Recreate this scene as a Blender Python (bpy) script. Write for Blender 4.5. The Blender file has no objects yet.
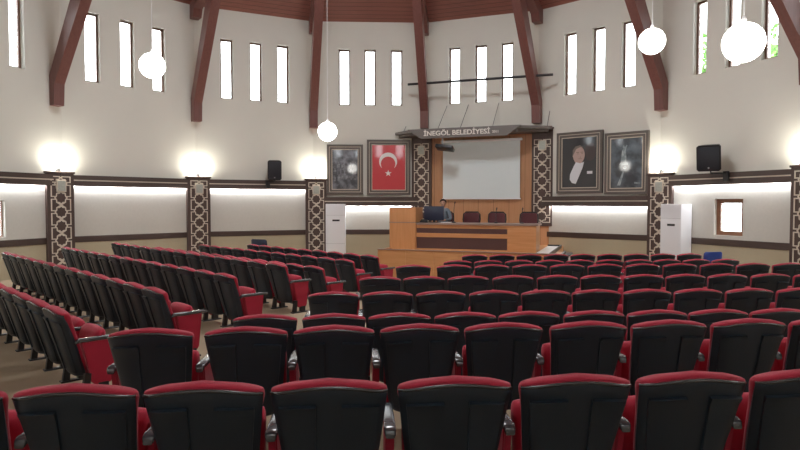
import bpy, bmesh, math, random
from mathutils import Vector, Matrix
random.seed(7)
PI = math.pi
S = bpy.context.scene
COL = S.collection

# ------------------------------------------------------------------ camera, sky, large lights, exposure
EYE = 1.63
cam_d = bpy.data.cameras.new('camera'); cam = bpy.data.objects.new('camera', cam_d); COL.objects.link(cam)
cam.location = (0, 0, EYE); cam.rotation_euler = (PI/2 - 0.036, 0, 0)
cam_d.sensor_width = 36; cam_d.lens = 593.5/800*36; cam_d.clip_start = 0.05; cam_d.clip_end = 200
S.camera = cam
world = bpy.data.worlds.new('sky'); S.world = world; world.use_nodes = True
wn = world.node_tree.nodes['Background']; wn.inputs[0].default_value = (0.93, 0.97, 1.0, 1); wn.inputs[1].default_value = 9.0

CX, CY, RAD = -0.623, 10.22, 9.26          # centre and radius of the sixteen-sided hall
CEIL = EYE + 5.83                          # height of the top of the wall
SLOPE = 0.44

def area(name, loc, rot, sx, sy, power, color, shape='RECTANGLE'):
    l = bpy.data.lights.new(name, 'AREA'); l.shape = shape; l.size = sx
    if shape in ('RECTANGLE', 'ELLIPSE'): l.size_y = sy
    l.energy = power; l.color = color
    o = bpy.data.objects.new(name, l); COL.objects.link(o); o.location = loc; o.rotation_euler = rot
    return o
area('apex_fill_light', (CX, CY, CEIL + RAD*SLOPE - 1.0), (0, 0, 0), 3.0, 3.0, 560, (0.96, 0.98, 1.0), 'DISK')  # added fill lamp below the closed ceiling apex, no roof lantern is built
vs = S.view_settings
vs.view_transform = 'Standard'; vs.look = 'None'; vs.gamma = 1.0; vs.use_curve_mapping = False
vs.exposure = 0.22
try:
    S.cycles.use_denoising = True
    S.cycles.max_bounces = 8; S.cycles.diffuse_bounces = 5; S.cycles.transparent_max_bounces = 12
    S.cycles.sample_clamp_indirect = 6.0
except Exception: pass

# ------------------------------------------------------------------ materials
def mat(name, col, rough=0.6, metal=0.0, spec=0.5, bump=0.0, bscale=40.0, vary=0.0, vscale=6.0, coat=0.0, sheen=0.0):
    m = bpy.data.materials.new(name); m.use_nodes = True
    nt = m.node_tree; b = nt.nodes['Principled BSDF']
    b.inputs['Base Color'].default_value = (*col, 1); b.inputs['Roughness'].default_value = rough
    b.inputs['Metallic'].default_value = metal; b.inputs['Specular IOR Level'].default_value = spec
    b.inputs['Coat Weight'].default_value = coat; b.inputs['Coat Roughness'].default_value = 0.06
    if sheen: b.inputs['Sheen Weight'].default_value = sheen
    if bump or vary:
        tc = nt.nodes.new('ShaderNodeTexCoord')
        if vary:
            n = nt.nodes.new('ShaderNodeTexNoise'); n.inputs['Scale'].default_value = vscale; n.inputs['Detail'].default_value = 4
            nt.links.new(tc.outputs['Object'], n.inputs['Vector'])
            r = nt.nodes.new('ShaderNodeMapRange'); r.inputs['To Min'].default_value = 1 - vary; r.inputs['To Max'].default_value = 1 + vary
            nt.links.new(n.outputs['Fac'], r.inputs['Value'])
            mx = nt.nodes.new('ShaderNodeVectorMath'); mx.operation = 'SCALE'; mx.inputs[0].default_value = col
            nt.links.new(r.outputs['Result'], mx.inputs['Scale']); nt.links.new(mx.outputs['Vector'], b.inputs['Base Color'])
        if bump:
            n2 = nt.nodes.new('ShaderNodeTexNoise'); n2.inputs['Scale'].default_value = bscale; n2.inputs['Detail'].default_value = 3
            nt.links.new(tc.outputs['Object'], n2.inputs['Vector'])
            bp = nt.nodes.new('ShaderNodeBump'); bp.inputs['Strength'].default_value = bump; bp.inputs['Distance'].default_value = 0.01
            nt.links.new(n2.outputs['Fac'], bp.inputs['Height']); nt.links.new(bp.outputs['Normal'], b.inputs['Normal'])
    return m

def wood(name, c1, c2, axis='Z', scale=1.0, rough=0.35, plank=0.0, plank_axis='X', coat=0.0):
    """grain runs along axis; optional plank seams across plank_axis"""
    m = mat(name, c1, rough, coat=coat); nt = m.node_tree; b = nt.nodes['Principled BSDF']
    tc = nt.nodes.new('ShaderNodeTexCoord'); mp = nt.nodes.new('ShaderNodeMapping')
    sc = [9*scale]*3; sc['XYZ'.index(axis)] = 0.7*scale
    mp.inputs['Scale'].default_value = sc; nt.links.new(tc.outputs['Object'], mp.inputs['Vector'])
    n = nt.nodes.new('ShaderNodeTexNoise'); n.inputs['Scale'].default_value = 2.2; n.inputs['Detail'].default_value = 5; n.inputs['Distortion'].default_value = 0.6
    nt.links.new(mp.outputs['Vector'], n.inputs['Vector'])
    cr = nt.nodes.new('ShaderNodeValToRGB'); cr.color_ramp.elements[0].position = 0.3; cr.color_ramp.elements[1].position = 0.7
    cr.color_ramp.elements[0].color = (*c1, 1); cr.color_ramp.elements[1].color = (*c2, 1)
    nt.links.new(n.outputs['Fac'], cr.inputs['Fac']); out = cr.outputs['Color']
    if plank:
        sp = nt.nodes.new('ShaderNodeSeparateXYZ'); nt.links.new(tc.outputs['UV' if plank_axis == 'UV' else 'Object'], sp.inputs['Vector'])
        d = nt.nodes.new('ShaderNodeMath'); d.operation = 'DIVIDE'; d.inputs[1].default_value = plank
        nt.links.new(sp.outputs['Y' if plank_axis == 'UV' else plank_axis], d.inputs[0])
        fr = nt.nodes.new('ShaderNodeMath'); fr.operation = 'FRACT'; nt.links.new(d.outputs[0], fr.inputs[0])
        gt = nt.nodes.new('ShaderNodeMath'); gt.operation = 'GREATER_THAN'; gt.inputs[1].default_value = 1 - 0.012/plank if plank > .3 else 0.9
        nt.links.new(fr.outputs[0], gt.inputs[0])
        mx = nt.nodes.new('ShaderNodeMix'); mx.data_type = 'RGBA'
        nt.links.new(gt.outputs[0], mx.inputs['Factor']); nt.links.new(out, mx.inputs['A'])
        mx.inputs['B'].default_value = (c1[0]*.45, c1[1]*.45, c1[2]*.45, 1)
        out = mx.outputs['Result']
    nt.links.new(out, b.inputs['Base Color'])
    return m

def emit(name, col, st):
    m = bpy.data.materials.new(name); m.use_nodes = True; nt = m.node_tree; b = nt.nodes['Principled BSDF']
    b.inputs['Base Color'].default_value = (0.8, 0.8, 0.8, 1); b.inputs['Emission Color'].default_value = (*col, 1); b.inputs['Emission Strength'].default_value = st
    return m

def glass_mat():
    m = bpy.data.materials.new('window_glass'); m.use_nodes = True; nt = m.node_tree; nt.nodes.clear()
    o = nt.nodes.new('ShaderNodeOutputMaterial'); t = nt.nodes.new('ShaderNodeBsdfTransparent'); g = nt.nodes.new('ShaderNodeBsdfGlossy')
    g.inputs['Roughness'].default_value = 0.02; t.inputs['Color'].default_value = (0.97, 0.98, 0.98, 1)
    fr = nt.nodes.new('ShaderNodeFresnel'); fr.inputs['IOR'].default_value = 1.45; mx = nt.nodes.new('ShaderNodeMixShader')
    nt.links.new(fr.outputs[0], mx.inputs[0]); nt.links.new(t.outputs[0], mx.inputs[1]); nt.links.new(g.outputs[0], mx.inputs[2]); nt.links.new(mx.outputs[0], o.inputs[0])
    return m

M = {
 'plaster': mat('white_plaster', (0.71, 0.70, 0.635), 0.85, bump=0.15, bscale=60, vary=0.03, vscale=1.5, spec=0.2),
 'paper': mat('pale_wallpaper', (0.57, 0.555, 0.50), 0.7, bump=0.2, bscale=25, vary=0.05, vscale=14, spec=0.3),
 'wainscot': mat('beige_wainscot', (0.46, 0.40, 0.28), 0.6, vary=0.03, spec=0.3),
 'dark': wood('dark_brown_board', (0.052, 0.032, 0.026), (0.075, 0.047, 0.038), 'X', rough=0.4),
 'dark_v': wood('dark_brown_panel', (0.060, 0.036, 0.030), (0.082, 0.050, 0.041), 'Z', rough=0.45),
 'beige': mat('beige_trim', (0.62, 0.55, 0.45), 0.5),
 'ceiling': wood('red_ceiling_planks', (0.25, 0.088, 0.066), (0.32, 0.12, 0.09), 'X', 0.6, 0.5, plank=0.16, plank_axis='UV'),
 'beam': wood('reddish_beam_wood', (0.15, 0.058, 0.050), (0.19, 0.078, 0.066), 'Z', 1.2, 0.42),
 'carpet': mat('beige_carpet', (0.35, 0.275, 0.19), 0.9, bump=0.35, bscale=220, vary=0.14, vscale=1.6, spec=0.1),
 'orange': wood('orange_beech_wood', (0.53, 0.25, 0.095), (0.61, 0.305, 0.13), 'Z', 0.9, 0.35, coat=0.15),
 'orange_h': wood('orange_beech_wood_front', (0.53, 0.25, 0.095), (0.61, 0.305, 0.13), 'X', 0.9, 0.35, coat=0.15),
 'orange_wall': wood('orange_wall_panelling', (0.47, 0.235, 0.115), (0.53, 0.28, 0.14), 'Z', 0.9, 0.4, plank=0.48, plank_axis='X'),
 'maroon': mat('maroon_brown_panel', (0.085, 0.04, 0.036), 0.45),
 'desktop': mat('grey_brown_desktop', (0.30, 0.22, 0.18), 0.35),
 'screen': mat('projection_fabric', (0.71, 0.79, 0.80), 0.9, spec=0.1),
 'white_plastic': mat('white_plastic', (0.80, 0.81, 0.83), 0.35),
 'grey_plastic': mat('grey_plastic', (0.30, 0.31, 0.32), 0.4),
 'black': mat('black_plastic', (0.012, 0.013, 0.015), 0.38, bump=0.05, bscale=300),
 'shell': mat('black_seat_shell', (0.014, 0.024, 0.036), 0.36, bump=0.12, bscale=260),
 'arm': mat('glossy_black_armrest', (0.055, 0.06, 0.067), 0.2, spec=1.0),
 'rim': mat('glossy_black_rim', (0.03, 0.032, 0.034), 0.22, spec=0.8),
 'steel': mat('dark_steel', (0.03, 0.03, 0.032), 0.4, metal=0.4),
 'red': mat('red_seat_fabric', (0.37, 0.015, 0.040), 0.75, bump=0.25, bscale=350, vary=0.08, vscale=9, spec=0.25, sheen=0.15),
 'marble': mat('pale_marble', (0.80, 0.80, 0.78), 0.35, vary=0.05),
 'navy': mat('navy_plastic', (0.02, 0.03, 0.06), 0.4),
 'grille': mat('dark_speaker_grille', (0.014, 0.017, 0.024), 0.6),
 'blue': mat('blue_plastic', (0.02, 0.055, 0.26), 0.4),
 'wine': mat('wine_upholstery', (0.095, 0.018, 0.024), 0.5),
 'frame': mat('dark_taupe_frame', (0.105, 0.088, 0.076), 0.4),
 'canopy': mat('grey_brown_canopy', (0.17, 0.155, 0.145), 0.4),
 'letter': mat('cream_letters', (0.85, 0.82, 0.76), 0.45),
 'window_wood': mat('brown_window_frame', (0.13, 0.058, 0.032), 0.5),
 'lowwin_wood': mat('orange_brown_window_frame', (0.23, 0.105, 0.055), 0.5),
 'glass': glass_mat(),
 'globe': emit('lit_opal_globe', (1.0, 0.97, 0.90), 14.0),
 'cup': emit('lit_frosted_cup', (1.0, 0.96, 0.84), 22.0),
 'led': emit('led_strip_light', (0.90, 0.93, 1.0), 8.0),
 'exit': mat('pale_plaque', (0.42, 0.44, 0.39), 0.4, vary=.35, vscale=28),
 'skin': mat('skin', (0.42, 0.24, 0.17), 0.55), 'hair': mat('dark_hair', (0.012, 0.009, 0.008), 0.6),
 'shirt': mat('grey_blue_shirt', (0.16, 0.20, 0.24), 0.8), 'trouser': mat('dark_trousers', (0.03, 0.03, 0.035), 0.8),
 'leaf': mat('green_leaves', (0.10, 0.24, 0.045), 0.6, vary=0.4, vscale=3), 'bark': mat('tree_bark', (0.10, 0.07, 0.045), 0.9),
 'paper_sheet': mat('white_paper', (0.75, 0.75, 0.74), 0.7),
 'flag_red': mat('flag_red', (0.56, 0.018, 0.030), 0.4, coat=1.0), 'flag_white': mat('flag_white', (0.80, 0.78, 0.76), 0.4, coat=0.6),
 'ph_black': mat('portrait_dark', (0.010, 0.010, 0.014), 0.4, coat=1.0), 'ph_skin': mat('portrait_skin', (0.46, 0.33, 0.29), 0.5, coat=0.8),
 'ph_white': mat('portrait_white', (0.70, 0.72, 0.76), 0.5, coat=0.8), 'ph_warm': mat('portrait_warm_haze', (0.035, 0.018, 0.018), 0.5, coat=0.8),
 'ph_hair': mat('portrait_hair', (0.16, 0.13, 0.11), 0.5, coat=0.8),
}
def photo(name, lo, hi, scale, seed):
    m = mat(name, lo, 0.4, coat=1.0); nt = m.node_tree; b = nt.nodes['Principled BSDF']
    tc = nt.nodes.new('ShaderNodeTexCoord'); mp = nt.nodes.new('ShaderNodeMapping'); mp.inputs['Location'].default_value = (seed, 0, seed*2)
    nt.links.new(tc.outputs['Object'], mp.inputs['Vector'])
    n = nt.nodes.new('ShaderNodeTexNoise'); n.inputs['Scale'].default_value = scale; n.inputs['Detail'].default_value = 6
    nt.links.new(mp.outputs['Vector'], n.inputs['Vector'])
    cr = nt.nodes.new('ShaderNodeValToRGB'); cr.color_ramp.elements[0].position = 0.42; cr.color_ramp.elements[1].position = 0.66
    cr.color_ramp.elements[0].color = (*lo, 1); cr.color_ramp.elements[1].color = (*hi, 1)
    nt.links.new(n.outputs['Fac'], cr.inputs['Fac']); nt.links.new(cr.outputs['Color'], b.inputs['Base Color'])
    return m
M['ph_group'] = photo('old_group_photograph', (0.022, 0.024, 0.032), (0.20, 0.21, 0.25), 4.5, 1.0)
M['ph_statue'] = photo('dark_monument_photograph', (0.010, 0.016, 0.026), (0.10, 0.13, 0.16), 3.0, 5.0)

# ------------------------------------------------------------------ mesh helpers
def bx(bm, x0, x1, y0, y1, z0, z1, bev=0.0, seg=2):
    r = bmesh.ops.create_cube(bm, size=1.0)
    vv = r['verts']
    for v in vv:
        v.co = Vector(((x0+x1)/2 + v.co.x*(x1-x0), (y0+y1)/2 + v.co.y*(y1-y0), (z0+z1)/2 + v.co.z*(z1-z0)))
    if bev:
        es = list({e for v in vv for e in v.link_edges})
        bmesh.ops.bevel(bm, geom=es, offset=bev, segments=seg, affect='EDGES', profile=0.5)

def loft(bm, rings, cap=True):
    rows = [[bm.verts.new(p) for p in r] for r in rings]
    n = len(rows[0])
    for a, b in zip(rows, rows[1:]):
        for i in range(n):
            bm.faces.new((a[i], a[(i+1) % n], b[(i+1) % n], b[i]))
    if cap:
        bm.faces.new(rows[0][::-1]); bm.faces.new(rows[-1])

def tube(bm, pts, r, n=8):
    pts = [Vector(p) for p in pts]; rings = []
    for i, p in enumerate(pts):
        d = (pts[min(i+1, len(pts)-1)] - pts[max(i-1, 0)]).normalized()
        u = d.orthogonal().normalized() if i == 0 else (u - d*u.dot(d)).normalized()
        w = d.cross(u); rr = r[i] if isinstance(r, (list, tuple)) else r
        rings.append([p + (u*math.cos(2*PI*k/n) + w*math.sin(2*PI*k/n))*rr for k in range(n)])
    loft(bm, rings)

def lathe(bm, prof, n=16, o=(0, 0, 0)):
    loft(bm, [[(o[0]+r*math.cos(2*PI*k/n), o[1]+r*math.sin(2*PI*k/n), o[2]+z) for k in range(n)] for r, z in prof])

def prism(bm, poly, a0, a1, axis='Y'):
    """poly in the two other axes, extruded from a0 to a1 along axis"""
    def mk(p, a):
        if axis == 'Y': return (p[0], a, p[1])
        if axis == 'X': return (a, p[0], p[1])
        return (p[0], p[1], a)
    loft(bm, [[mk(p, a0) for p in poly], [mk(p, a1) for p in poly]])

def strip(bm, pts, w, y0, y1, closed=False):
    """flat raised ribbon following a polyline in the XZ plane"""
    P = [Vector((p[0], p[1])) for p in pts]; n = len(P); L = []; R = []
    for i in range(n):
        a = P[(i-1) % n] if (closed or i > 0) else None; c = P[(i+1) % n] if (closed or i < n-1) else None
        d1 = (P[i]-a).normalized() if a is not None else None; d2 = (c-P[i]).normalized() if c is not None else None
        d = (d1 or d2) if (d1 is None or d2 is None) else (d1+d2).normalized() if (d1+d2).length > 1e-6 else d1
        nrm = Vector((-d.y, d.x)); k = 1.0
        if d1 is not None and d2 is not None: k = 1/max(0.45, nrm.dot(Vector((-d1.y, d1.x))))
        L.append(P[i]+nrm*w/2*k); R.append(P[i]-nrm*w/2*k)
    rings = [[(l.x, y0, l.y), (l.x, y1, l.y), (r.x, y1, r.y), (r.x, y0, r.y)] for l, r in zip(L, R)]
    if closed: rings.append(rings[0])
    loft(bm, rings, cap=not closed)

def obj(name, bm, m, parent=None, loc=(0, 0, 0), rz=0.0, smooth=35):
    bmesh.ops.recalc_face_normals(bm, faces=bm.faces[:])
    me = bpy.data.meshes.new(name); bm.to_mesh(me); bm.free()
    for k in (m if isinstance(m, (list, tuple)) else [m]): me.materials.append(M[k] if isinstance(k, str) else k)
    if smooth:
        for p in me.polygons: p.use_smooth = True
        me.set_sharp_from_angle(angle=math.radians(smooth))
    o = bpy.data.objects.new(name, me); COL.objects.link(o)
    o.location = loc; o.rotation_euler = (0, 0, rz)
    if parent: o.parent = parent
    return o

def tag(o, label, cat, group=None):
    o['label'] = label; o['category'] = cat
    if group: o['group'] = group
    return o
def thing(name, label, cat, loc, rz=0.0, group=None):
    o = bpy.data.objects.new(name, None); COL.objects.link(o); o.empty_display_size = 0.1
    o.location = loc; o.rotation_euler = (0, 0, rz); return tag(o, label, cat, group)
def struct(o): o['kind'] = 'structure'; return o
def bmn(): return bmesh.new()

# ------------------------------------------------------------------ plan of the hall
def vert(k):
    a = 0.041 + (3.5-k)*2*PI/16
    return Vector((CX - RAD*math.sin(a), CY + RAD*math.cos(a)))
V = {k: vert(k) for k in range(-1, 9)}
def facet(k):
    A, B = V[k], V[k+1]; m = (A+B)/2; s = (B-A).normalized(); t = Vector((s.y, -s.x))
    return m, s, t, math.atan2(s.y, s.x)
def F(k, s, t, z):
    m, sv, tv, _ = facet(k); p = m + sv*s + tv*t; return (p.x, p.y, z)
HALF = (V[4]-V[3]).length/2
T2, T3 = -0.128, -0.26                     # floor levels of the second and third tier
def floor_z(x, y):
    if y >= 10.35+.06*x and x+y >= 8.485: return T3
    return T2 if y >= 4.72+.06*x else 0.0

room = [(-9.62, -2.0), (8.53, -2.0)] + [tuple(V[k]) for k in range(8, -2, -1)]
def clip(poly, f):
    out = []
    for i, p in enumerate(poly):
        q = poly[(i+1) % len(poly)]; a, b = f(p), f(q)
        if a >= 0: out.append(p)
        if (a >= 0) != (b >= 0):
            t = a/(a-b); out.append((p[0]+(q[0]-p[0])*t, p[1]+(q[1]-p[1])*t))
    return out
f1 = lambda p: p[1]-4.72-.06*p[0]
f2 = lambda p: p[1]-10.35-.06*p[0]
f3 = lambda p: p[0]+p[1]-8.485
bm = bmn()
def slab(poly, z):
    if len(poly) > 2: loft(bm, [[(x, y, z-0.5) for x, y in poly], [(x, y, z) for x, y in poly]])
slab(clip(room, lambda p: -f1(p)), 0.0)
slab(clip(clip(room, f1), lambda p: -f2(p)), T2)
slab(clip(clip(room, f2), lambda p: -f3(p)), T2)
slab(clip(clip(room, f2), f3), T3)
struct(obj('floor', bm, 'carpet', smooth=0))

# ------------------------------------------------------------------ walls
SIDES = {-1: 'wall_left_side', 0: 'wall_left', 1: 'wall_left_front', 2: 'wall_front_left', 3: 'wall_front_picture_left', 4: 'wall_front_stage',
         5: 'wall_front_picture_right', 6: 'wall_right_front', 7: 'wall_right_side'}
WB, WT = 4.80, 6.595                       # sill and head of the tall windows
WW = 0.37
WIN_S = {-1: (-.84, .02, .86), 0: (-1.05, -.2, .66), 1: (-1.04, -.14, .74), 2: (-.875, 0, .85), 3: (-.80, .03, .89), 4: (-.833, .02, .85), 5: (-.79, .07, .92), 6: (-.69, .18, 1.05), 7: (-.84, .02, .86)}
TH = 0.32
def wall_mesh(x0, x1, z0, z1, holes):
    """wall between local x0..x1, inner face at y=0, with rectangular holes cut through"""
    bm = bmn()
    xs = sorted({x0, x1} | {h[0] for h in holes} | {h[1] for h in holes}); zs = sorted({z0, z1} | {h[2] for h in holes} | {h[3] for h in holes})
    inside = lambda x, z: any(h[0] < x < h[1] and h[2] < z < h[3] for h in holes)
    cache = {}
    def v(x, y, z):
        k = (round(x, 5), y, round(z, 5))
        if k not in cache: cache[k] = bm.verts.new((x, y, z))
        return cache[k]
    for a, b in zip(xs, xs[1:]):
        for c, d in zip(zs, zs[1:]):
            if inside((a+b)/2, (c+d)/2): continue
            bm.faces.new((v(a, 0, c), v(b, 0, c), v(b, 0, d), v(a, 0, d)))
            bm.faces.new((v(a, TH, c), v(a, TH, d), v(b, TH, d), v(b, TH, c)))
    for h in holes:
        a, b, c, d = h
        for p, q in (((a, c), (b, c)), ((b, c), (b, d)), ((b, d), (a, d)), ((a, d), (a, c))):
            bm.faces.new((v(p[0], 0, p[1]), v(q[0], 0, q[1]), v(q[0], TH, q[1]), v(p[0], TH, p[1])))
    return bm
winno = [0]
def window(k, x0, x1, z0, z1, wood_m, fw, rec):
    winno[0] += 1
    m, sv, tv, ang = facet(k)
    bm = bmn()
    bx(bm, x0, x0+fw, rec, rec+.06, z0, z1); bx(bm, x1-fw, x1, rec, rec+.06, z0, z1)
    bx(bm, x0+fw, x1-fw, rec, rec+.06, z1-fw, z1); bx(bm, x0+fw, x1-fw, rec, rec+.06, z0, z0+fw)
    w = struct(obj('window_%d' % winno[0], bm, wood_m, None, (m.x, m.y, 0), ang, smooth=0))
    bm = bmn(); bx(bm, x0+fw, x1-fw, rec+.026, rec+.034, z0+fw, z1-fw)
    obj('pane', bm, 'glass', w, smooth=0)
    return w
for k in range(-1, 8):
    m, sv, tv, ang = facet(k)
    holes = [(c-WW/2, c+WW/2, WB, WT) for c in WIN_S[k]]
    low = {6: (-0.20, 0.53, 0.88, 1.74), 0: (-0.45, 0.27, 0.86, 1.70)}.get(k)
    if low: holes.append(low)
    w = struct(obj(SIDES[k], wall_mesh(-HALF-.07, HALF+.07, -.6, CEIL+.05, holes), 'plaster', None, (m.x, m.y, 0), ang, smooth=0))
    for h in holes[:3]: window(k, *h, 'window_wood', 0.045, 0.13)
    if low: window(k, *low, 'lowwin_wood', 0.10 if k == 6 else 0.022, 0.08)
# plain walls of the rear part of the hall, behind the camera
def plain(name, a, b):
    a, b = Vector(a), Vector(b); L = (b-a).length; mid = (a+b)/2; d = (b-a).normalized()
    hs = [(x-.2, x+.2, WB, WT) for x in [(-L/2 + 1.2 + i*1.4) for i in range(int((L-1.6)/1.4)+1)]]
    struct(obj(name, wall_mesh(-L/2-.05, L/2+.05, -.6, CEIL+.05, hs), 'plaster', None, (mid.x, mid.y, 0), math.atan2(d.y, d.x), smooth=0))
plain('wall_left_rear', (-9.62, -2.0), tuple(V[-1])); plain('wall_right_rear', tuple(V[8]), (8.53, -2.0)); plain('wall_rear', (8.53, -2.0), (-9.62, -2.0))

# ceiling: plank facets rising to the middle
bm = bmn(); uv = bm.loops.layers.uv.new('UVMap')
apex_z = CEIL + RAD*SLOPE
ring = [tuple(V[k]) for k in range(-1, 9)] + [(8.53, -2.0), (-9.62, -2.0)]
for i, p in enumerate(ring):
    q = ring[(i+1) % len(ring)]
    fr = [bm.verts.new((p[0], p[1], CEIL)), bm.verts.new((q[0], q[1], CEIL)), bm.verts.new((CX, CY, apex_z))]
    f = bm.faces.new(fr)
    L = math.dist(p, q)
    d = abs((q[0]-p[0])*(CY-p[1])-(q[1]-p[1])*(CX-p[0]))/L
    for lp, c in zip(f.loops, ((0, 0), (L, 0), (L/2, d))): lp[uv].uv = c
ext = bmesh.ops.extrude_face_region(bm, geom=bm.faces[:])
bmesh.ops.translate(bm, vec=(0, 0, .2), verts=[e for e in ext['geom'] if isinstance(e, bmesh.types.BMVert)])
struct(obj('ceiling', bm, 'ceiling', smooth=0))

# roof beams: a rafter under the ceiling and a leaning strut that stands on the wall
def outline_beam(bm, pts, w):
    """closed outline in (inset, z); width across the beam"""
    loft(bm, [[(-w/2, -r, z) for r, z in pts], [(w/2, -r, z) for r, z in pts]])
for k in range(0, 9):
    c = Vector((CX, CY)); d = (c - V[k]).normalized(); ang = math.atan2(d.y, d.x) + PI/2
    bp = V[k] + Vector((math.cos(ang), math.sin(ang)))*{0: -.2, 1: -.2, 6: .08, 7: .24, 8: .24}.get(k, 0)
    bm = bmn(); z = EYE
    outline_beam(bm, [(0.0, z+2.42), (.26, z+2.42), (.30, z+2.95), (2.72, z+6.62), (2.55, z+6.90), (2.2, z+6.80), (0.0, z+3.05)], .25)
    o = struct(obj('roof_beam', bm, 'beam', None, (bp.x, bp.y, 0), ang, smooth=0))
    bm = bmn()
    outline_beam(bm, [(0.0, CEIL-.42), (.32, CEIL-.42), (.42, CEIL-.20), (8.0, CEIL-.20+7.6*SLOPE), (8.0, CEIL+8.0*SLOPE-.02), (0.0, CEIL-.02)], .25)
    obj('rafter', bm, 'beam', o, smooth=0)

# bands, wallpaper and wainscot on each side of the hall
tn = [0]
def trim(bm, m, k, sm=0):
    tn[0] += 1; mm, sv, tv, ang = facet(k)
    return struct(obj('trim_%d' % tn[0], bm, m, None, (mm.x, mm.y, 0), ang, smooth=sm))
CORN = {}
for k in (-1, 0, 1, 2, 3, 5, 6, 7):
    stage = k in (3, 5)
    zb, zt = (1.553, 1.845) if stage else (2.075, 2.355)
    h = HALF + (.02 if not stage else .02)
    low = {6: (-0.20, 0.53, 0.88, 1.74), 0: (-0.45, 0.27, 0.86, 1.70)}.get(k)
    base = T3 if k in (1, 2, 3, 5, 6, 7) else -.13
    # cornice: two dark boards with a pale fillet between, hollow for the light strip below
    bm = bmn(); bx(bm, -h, h, -.14, 0, zb+.165, zt); bx(bm, -h, h, -.12, 0, zb+.03, zb+.135)
    bx(bm, -h, h, -.135, -.105, zb, zb+.12)
    c = trim(bm, 'dark', k)
    bm = bmn(); bx(bm, -h, h, -.13, 0, zb+.135, zb+.165); obj('fillet', bm, 'beige', c, smooth=0)
    bm = bmn(); bx(bm, -h, h, -.065, -.035, zb+.015, zb+.030); obj('led_strip', bm, 'led', c, smooth=0)
    # lower band
    bm = bmn(); bx(bm, -h, h, -.035, 0, .635, .79, .006); trim(bm, 'dark', k)
    # wallpaper between the bands, cut round the low window
    bm = bmn()
    if low:
        a, b, z0, z1 = low
        bx(bm, -h, a, -.012, 0, .79, zb+.03); bx(bm, b, h, -.012, 0, .79, zb+.03); bx(bm, a, b, -.012, 0, .79, z0); bx(bm, a, b, -.012, 0, z1, zb+.03)
    else: bx(bm, -h, h, -.012, 0, .79, zb+.03)
    trim(bm, 'paper', k)
    bm = bmn(); bx(bm, -h, h, -.012, 0, T3-.02, .635); trim(bm, 'wainscot', k)
    l = area('cornice_led', F(k, 0, .05, zb+.012), (0, 0, 0), 2*h, .03, 26, (.95, .96, 1.0))
    l.rotation_euler = (0, 0, facet(k)[3])

# pilasters with star lattice
def star(cx, cz, R, r):
    return [(cx + (R if i % 2 == 0 else r)*math.sin(i*PI/8), cz + (R if i % 2 == 0 else r)*math.cos(i*PI/8)) for i in range(16)]
def lattice(w, z0, z1):
    bm = bmn(); n = round((z1-z0)/.335); U = (z1-z0)/n; hw = w/2; sw = .024; y0, y1 = -.014, 0
    for i in range(n):
        cz = z0 + U*(i+.5); R = U*.43; q = R*.72
        strip(bm, star(0, cz, R, R*.80), sw, y0, y1, True)
        for s in (-1, 1):
            if i < n-1:
                strip(bm, [(s*R*.93, cz+U*.10), (s*hw, cz+U*.10), (s*hw, cz+U*.90), (s*R*.93, cz+U*.90)], sw, y0, y1)
                strip(bm, [(s*q, cz+q), (-s*q, cz+U-q)], sw, y0, y1)
            else: strip(bm, [(s*R*.93, cz+U*.10), (s*hw, cz+U*.10), (s*hw, z1), (s*.03, z1), (s*.03, cz+R)], sw, y0, y1)
            if i == 0: strip(bm, [(s*R*.93, cz-U*.10), (s*hw, cz-U*.10), (s*hw, z0), (s*.03, z0), (s*.03, cz-R)], sw, y0, y1)
    return bm
PLAQ = {1: 'left end of the left wall', 2: 'left', 3: 'left', 6: 'right', 7: 'right'}
pil = []
def pilaster(pos, ang, w, z0, z1, lz0, lz1):
    tn[0] += 1
    bm = bmn(); bx(bm, -w/2, w/2, -.20, .30, z0, z1)
    p = struct(obj('trim_%d' % tn[0], bm, 'dark_v', None, (pos.x, pos.y, 0), ang, smooth=0))
    bm = bmn(); bx(bm, -w/2-.025, w/2+.025, -.225, .30, z1-.0, z1+.05, .008)
    obj('cap', bm, 'dark_v', p, smooth=0)
    bm = lattice(.47, lz0, lz1); o = obj('lattice', bm, 'beige', p, (0, -.20, 0), smooth=0)
    return p
def radial(k):
    d = (Vector((CX, CY))-V[k]).normalized(); return math.atan2(d.y, d.x) + PI/2
def shift(k, a, ds): return V[k] + Vector((math.cos(a), math.sin(a)))*ds
for k in (0, 1, 2, 3, 6, 7, 8):
    ds = {0: -.2, 1: -.17, 2: .03, 3: .07, 6: .10, 7: .26, 8: .26}.get(k, 0.0); base = T3-.02
    pos = shift(k, radial(k), ds)
    pilaster(pos, radial(k), .67, base, 2.38, -.16, 2.30); pil.append((k, pos, radial(k)))
a4 = facet(4)[3]
p4 = Vector(F(4, -1.86, .0, 0)[:2]); p5 = Vector(F(4, 1.955, .0, 0)[:2])
pilaster(p4, a4, .66, .95, 3.86, 1.07, 3.55); pilaster(p5, a4, .62, .95, 3.86, 1.07, 3.55)

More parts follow.
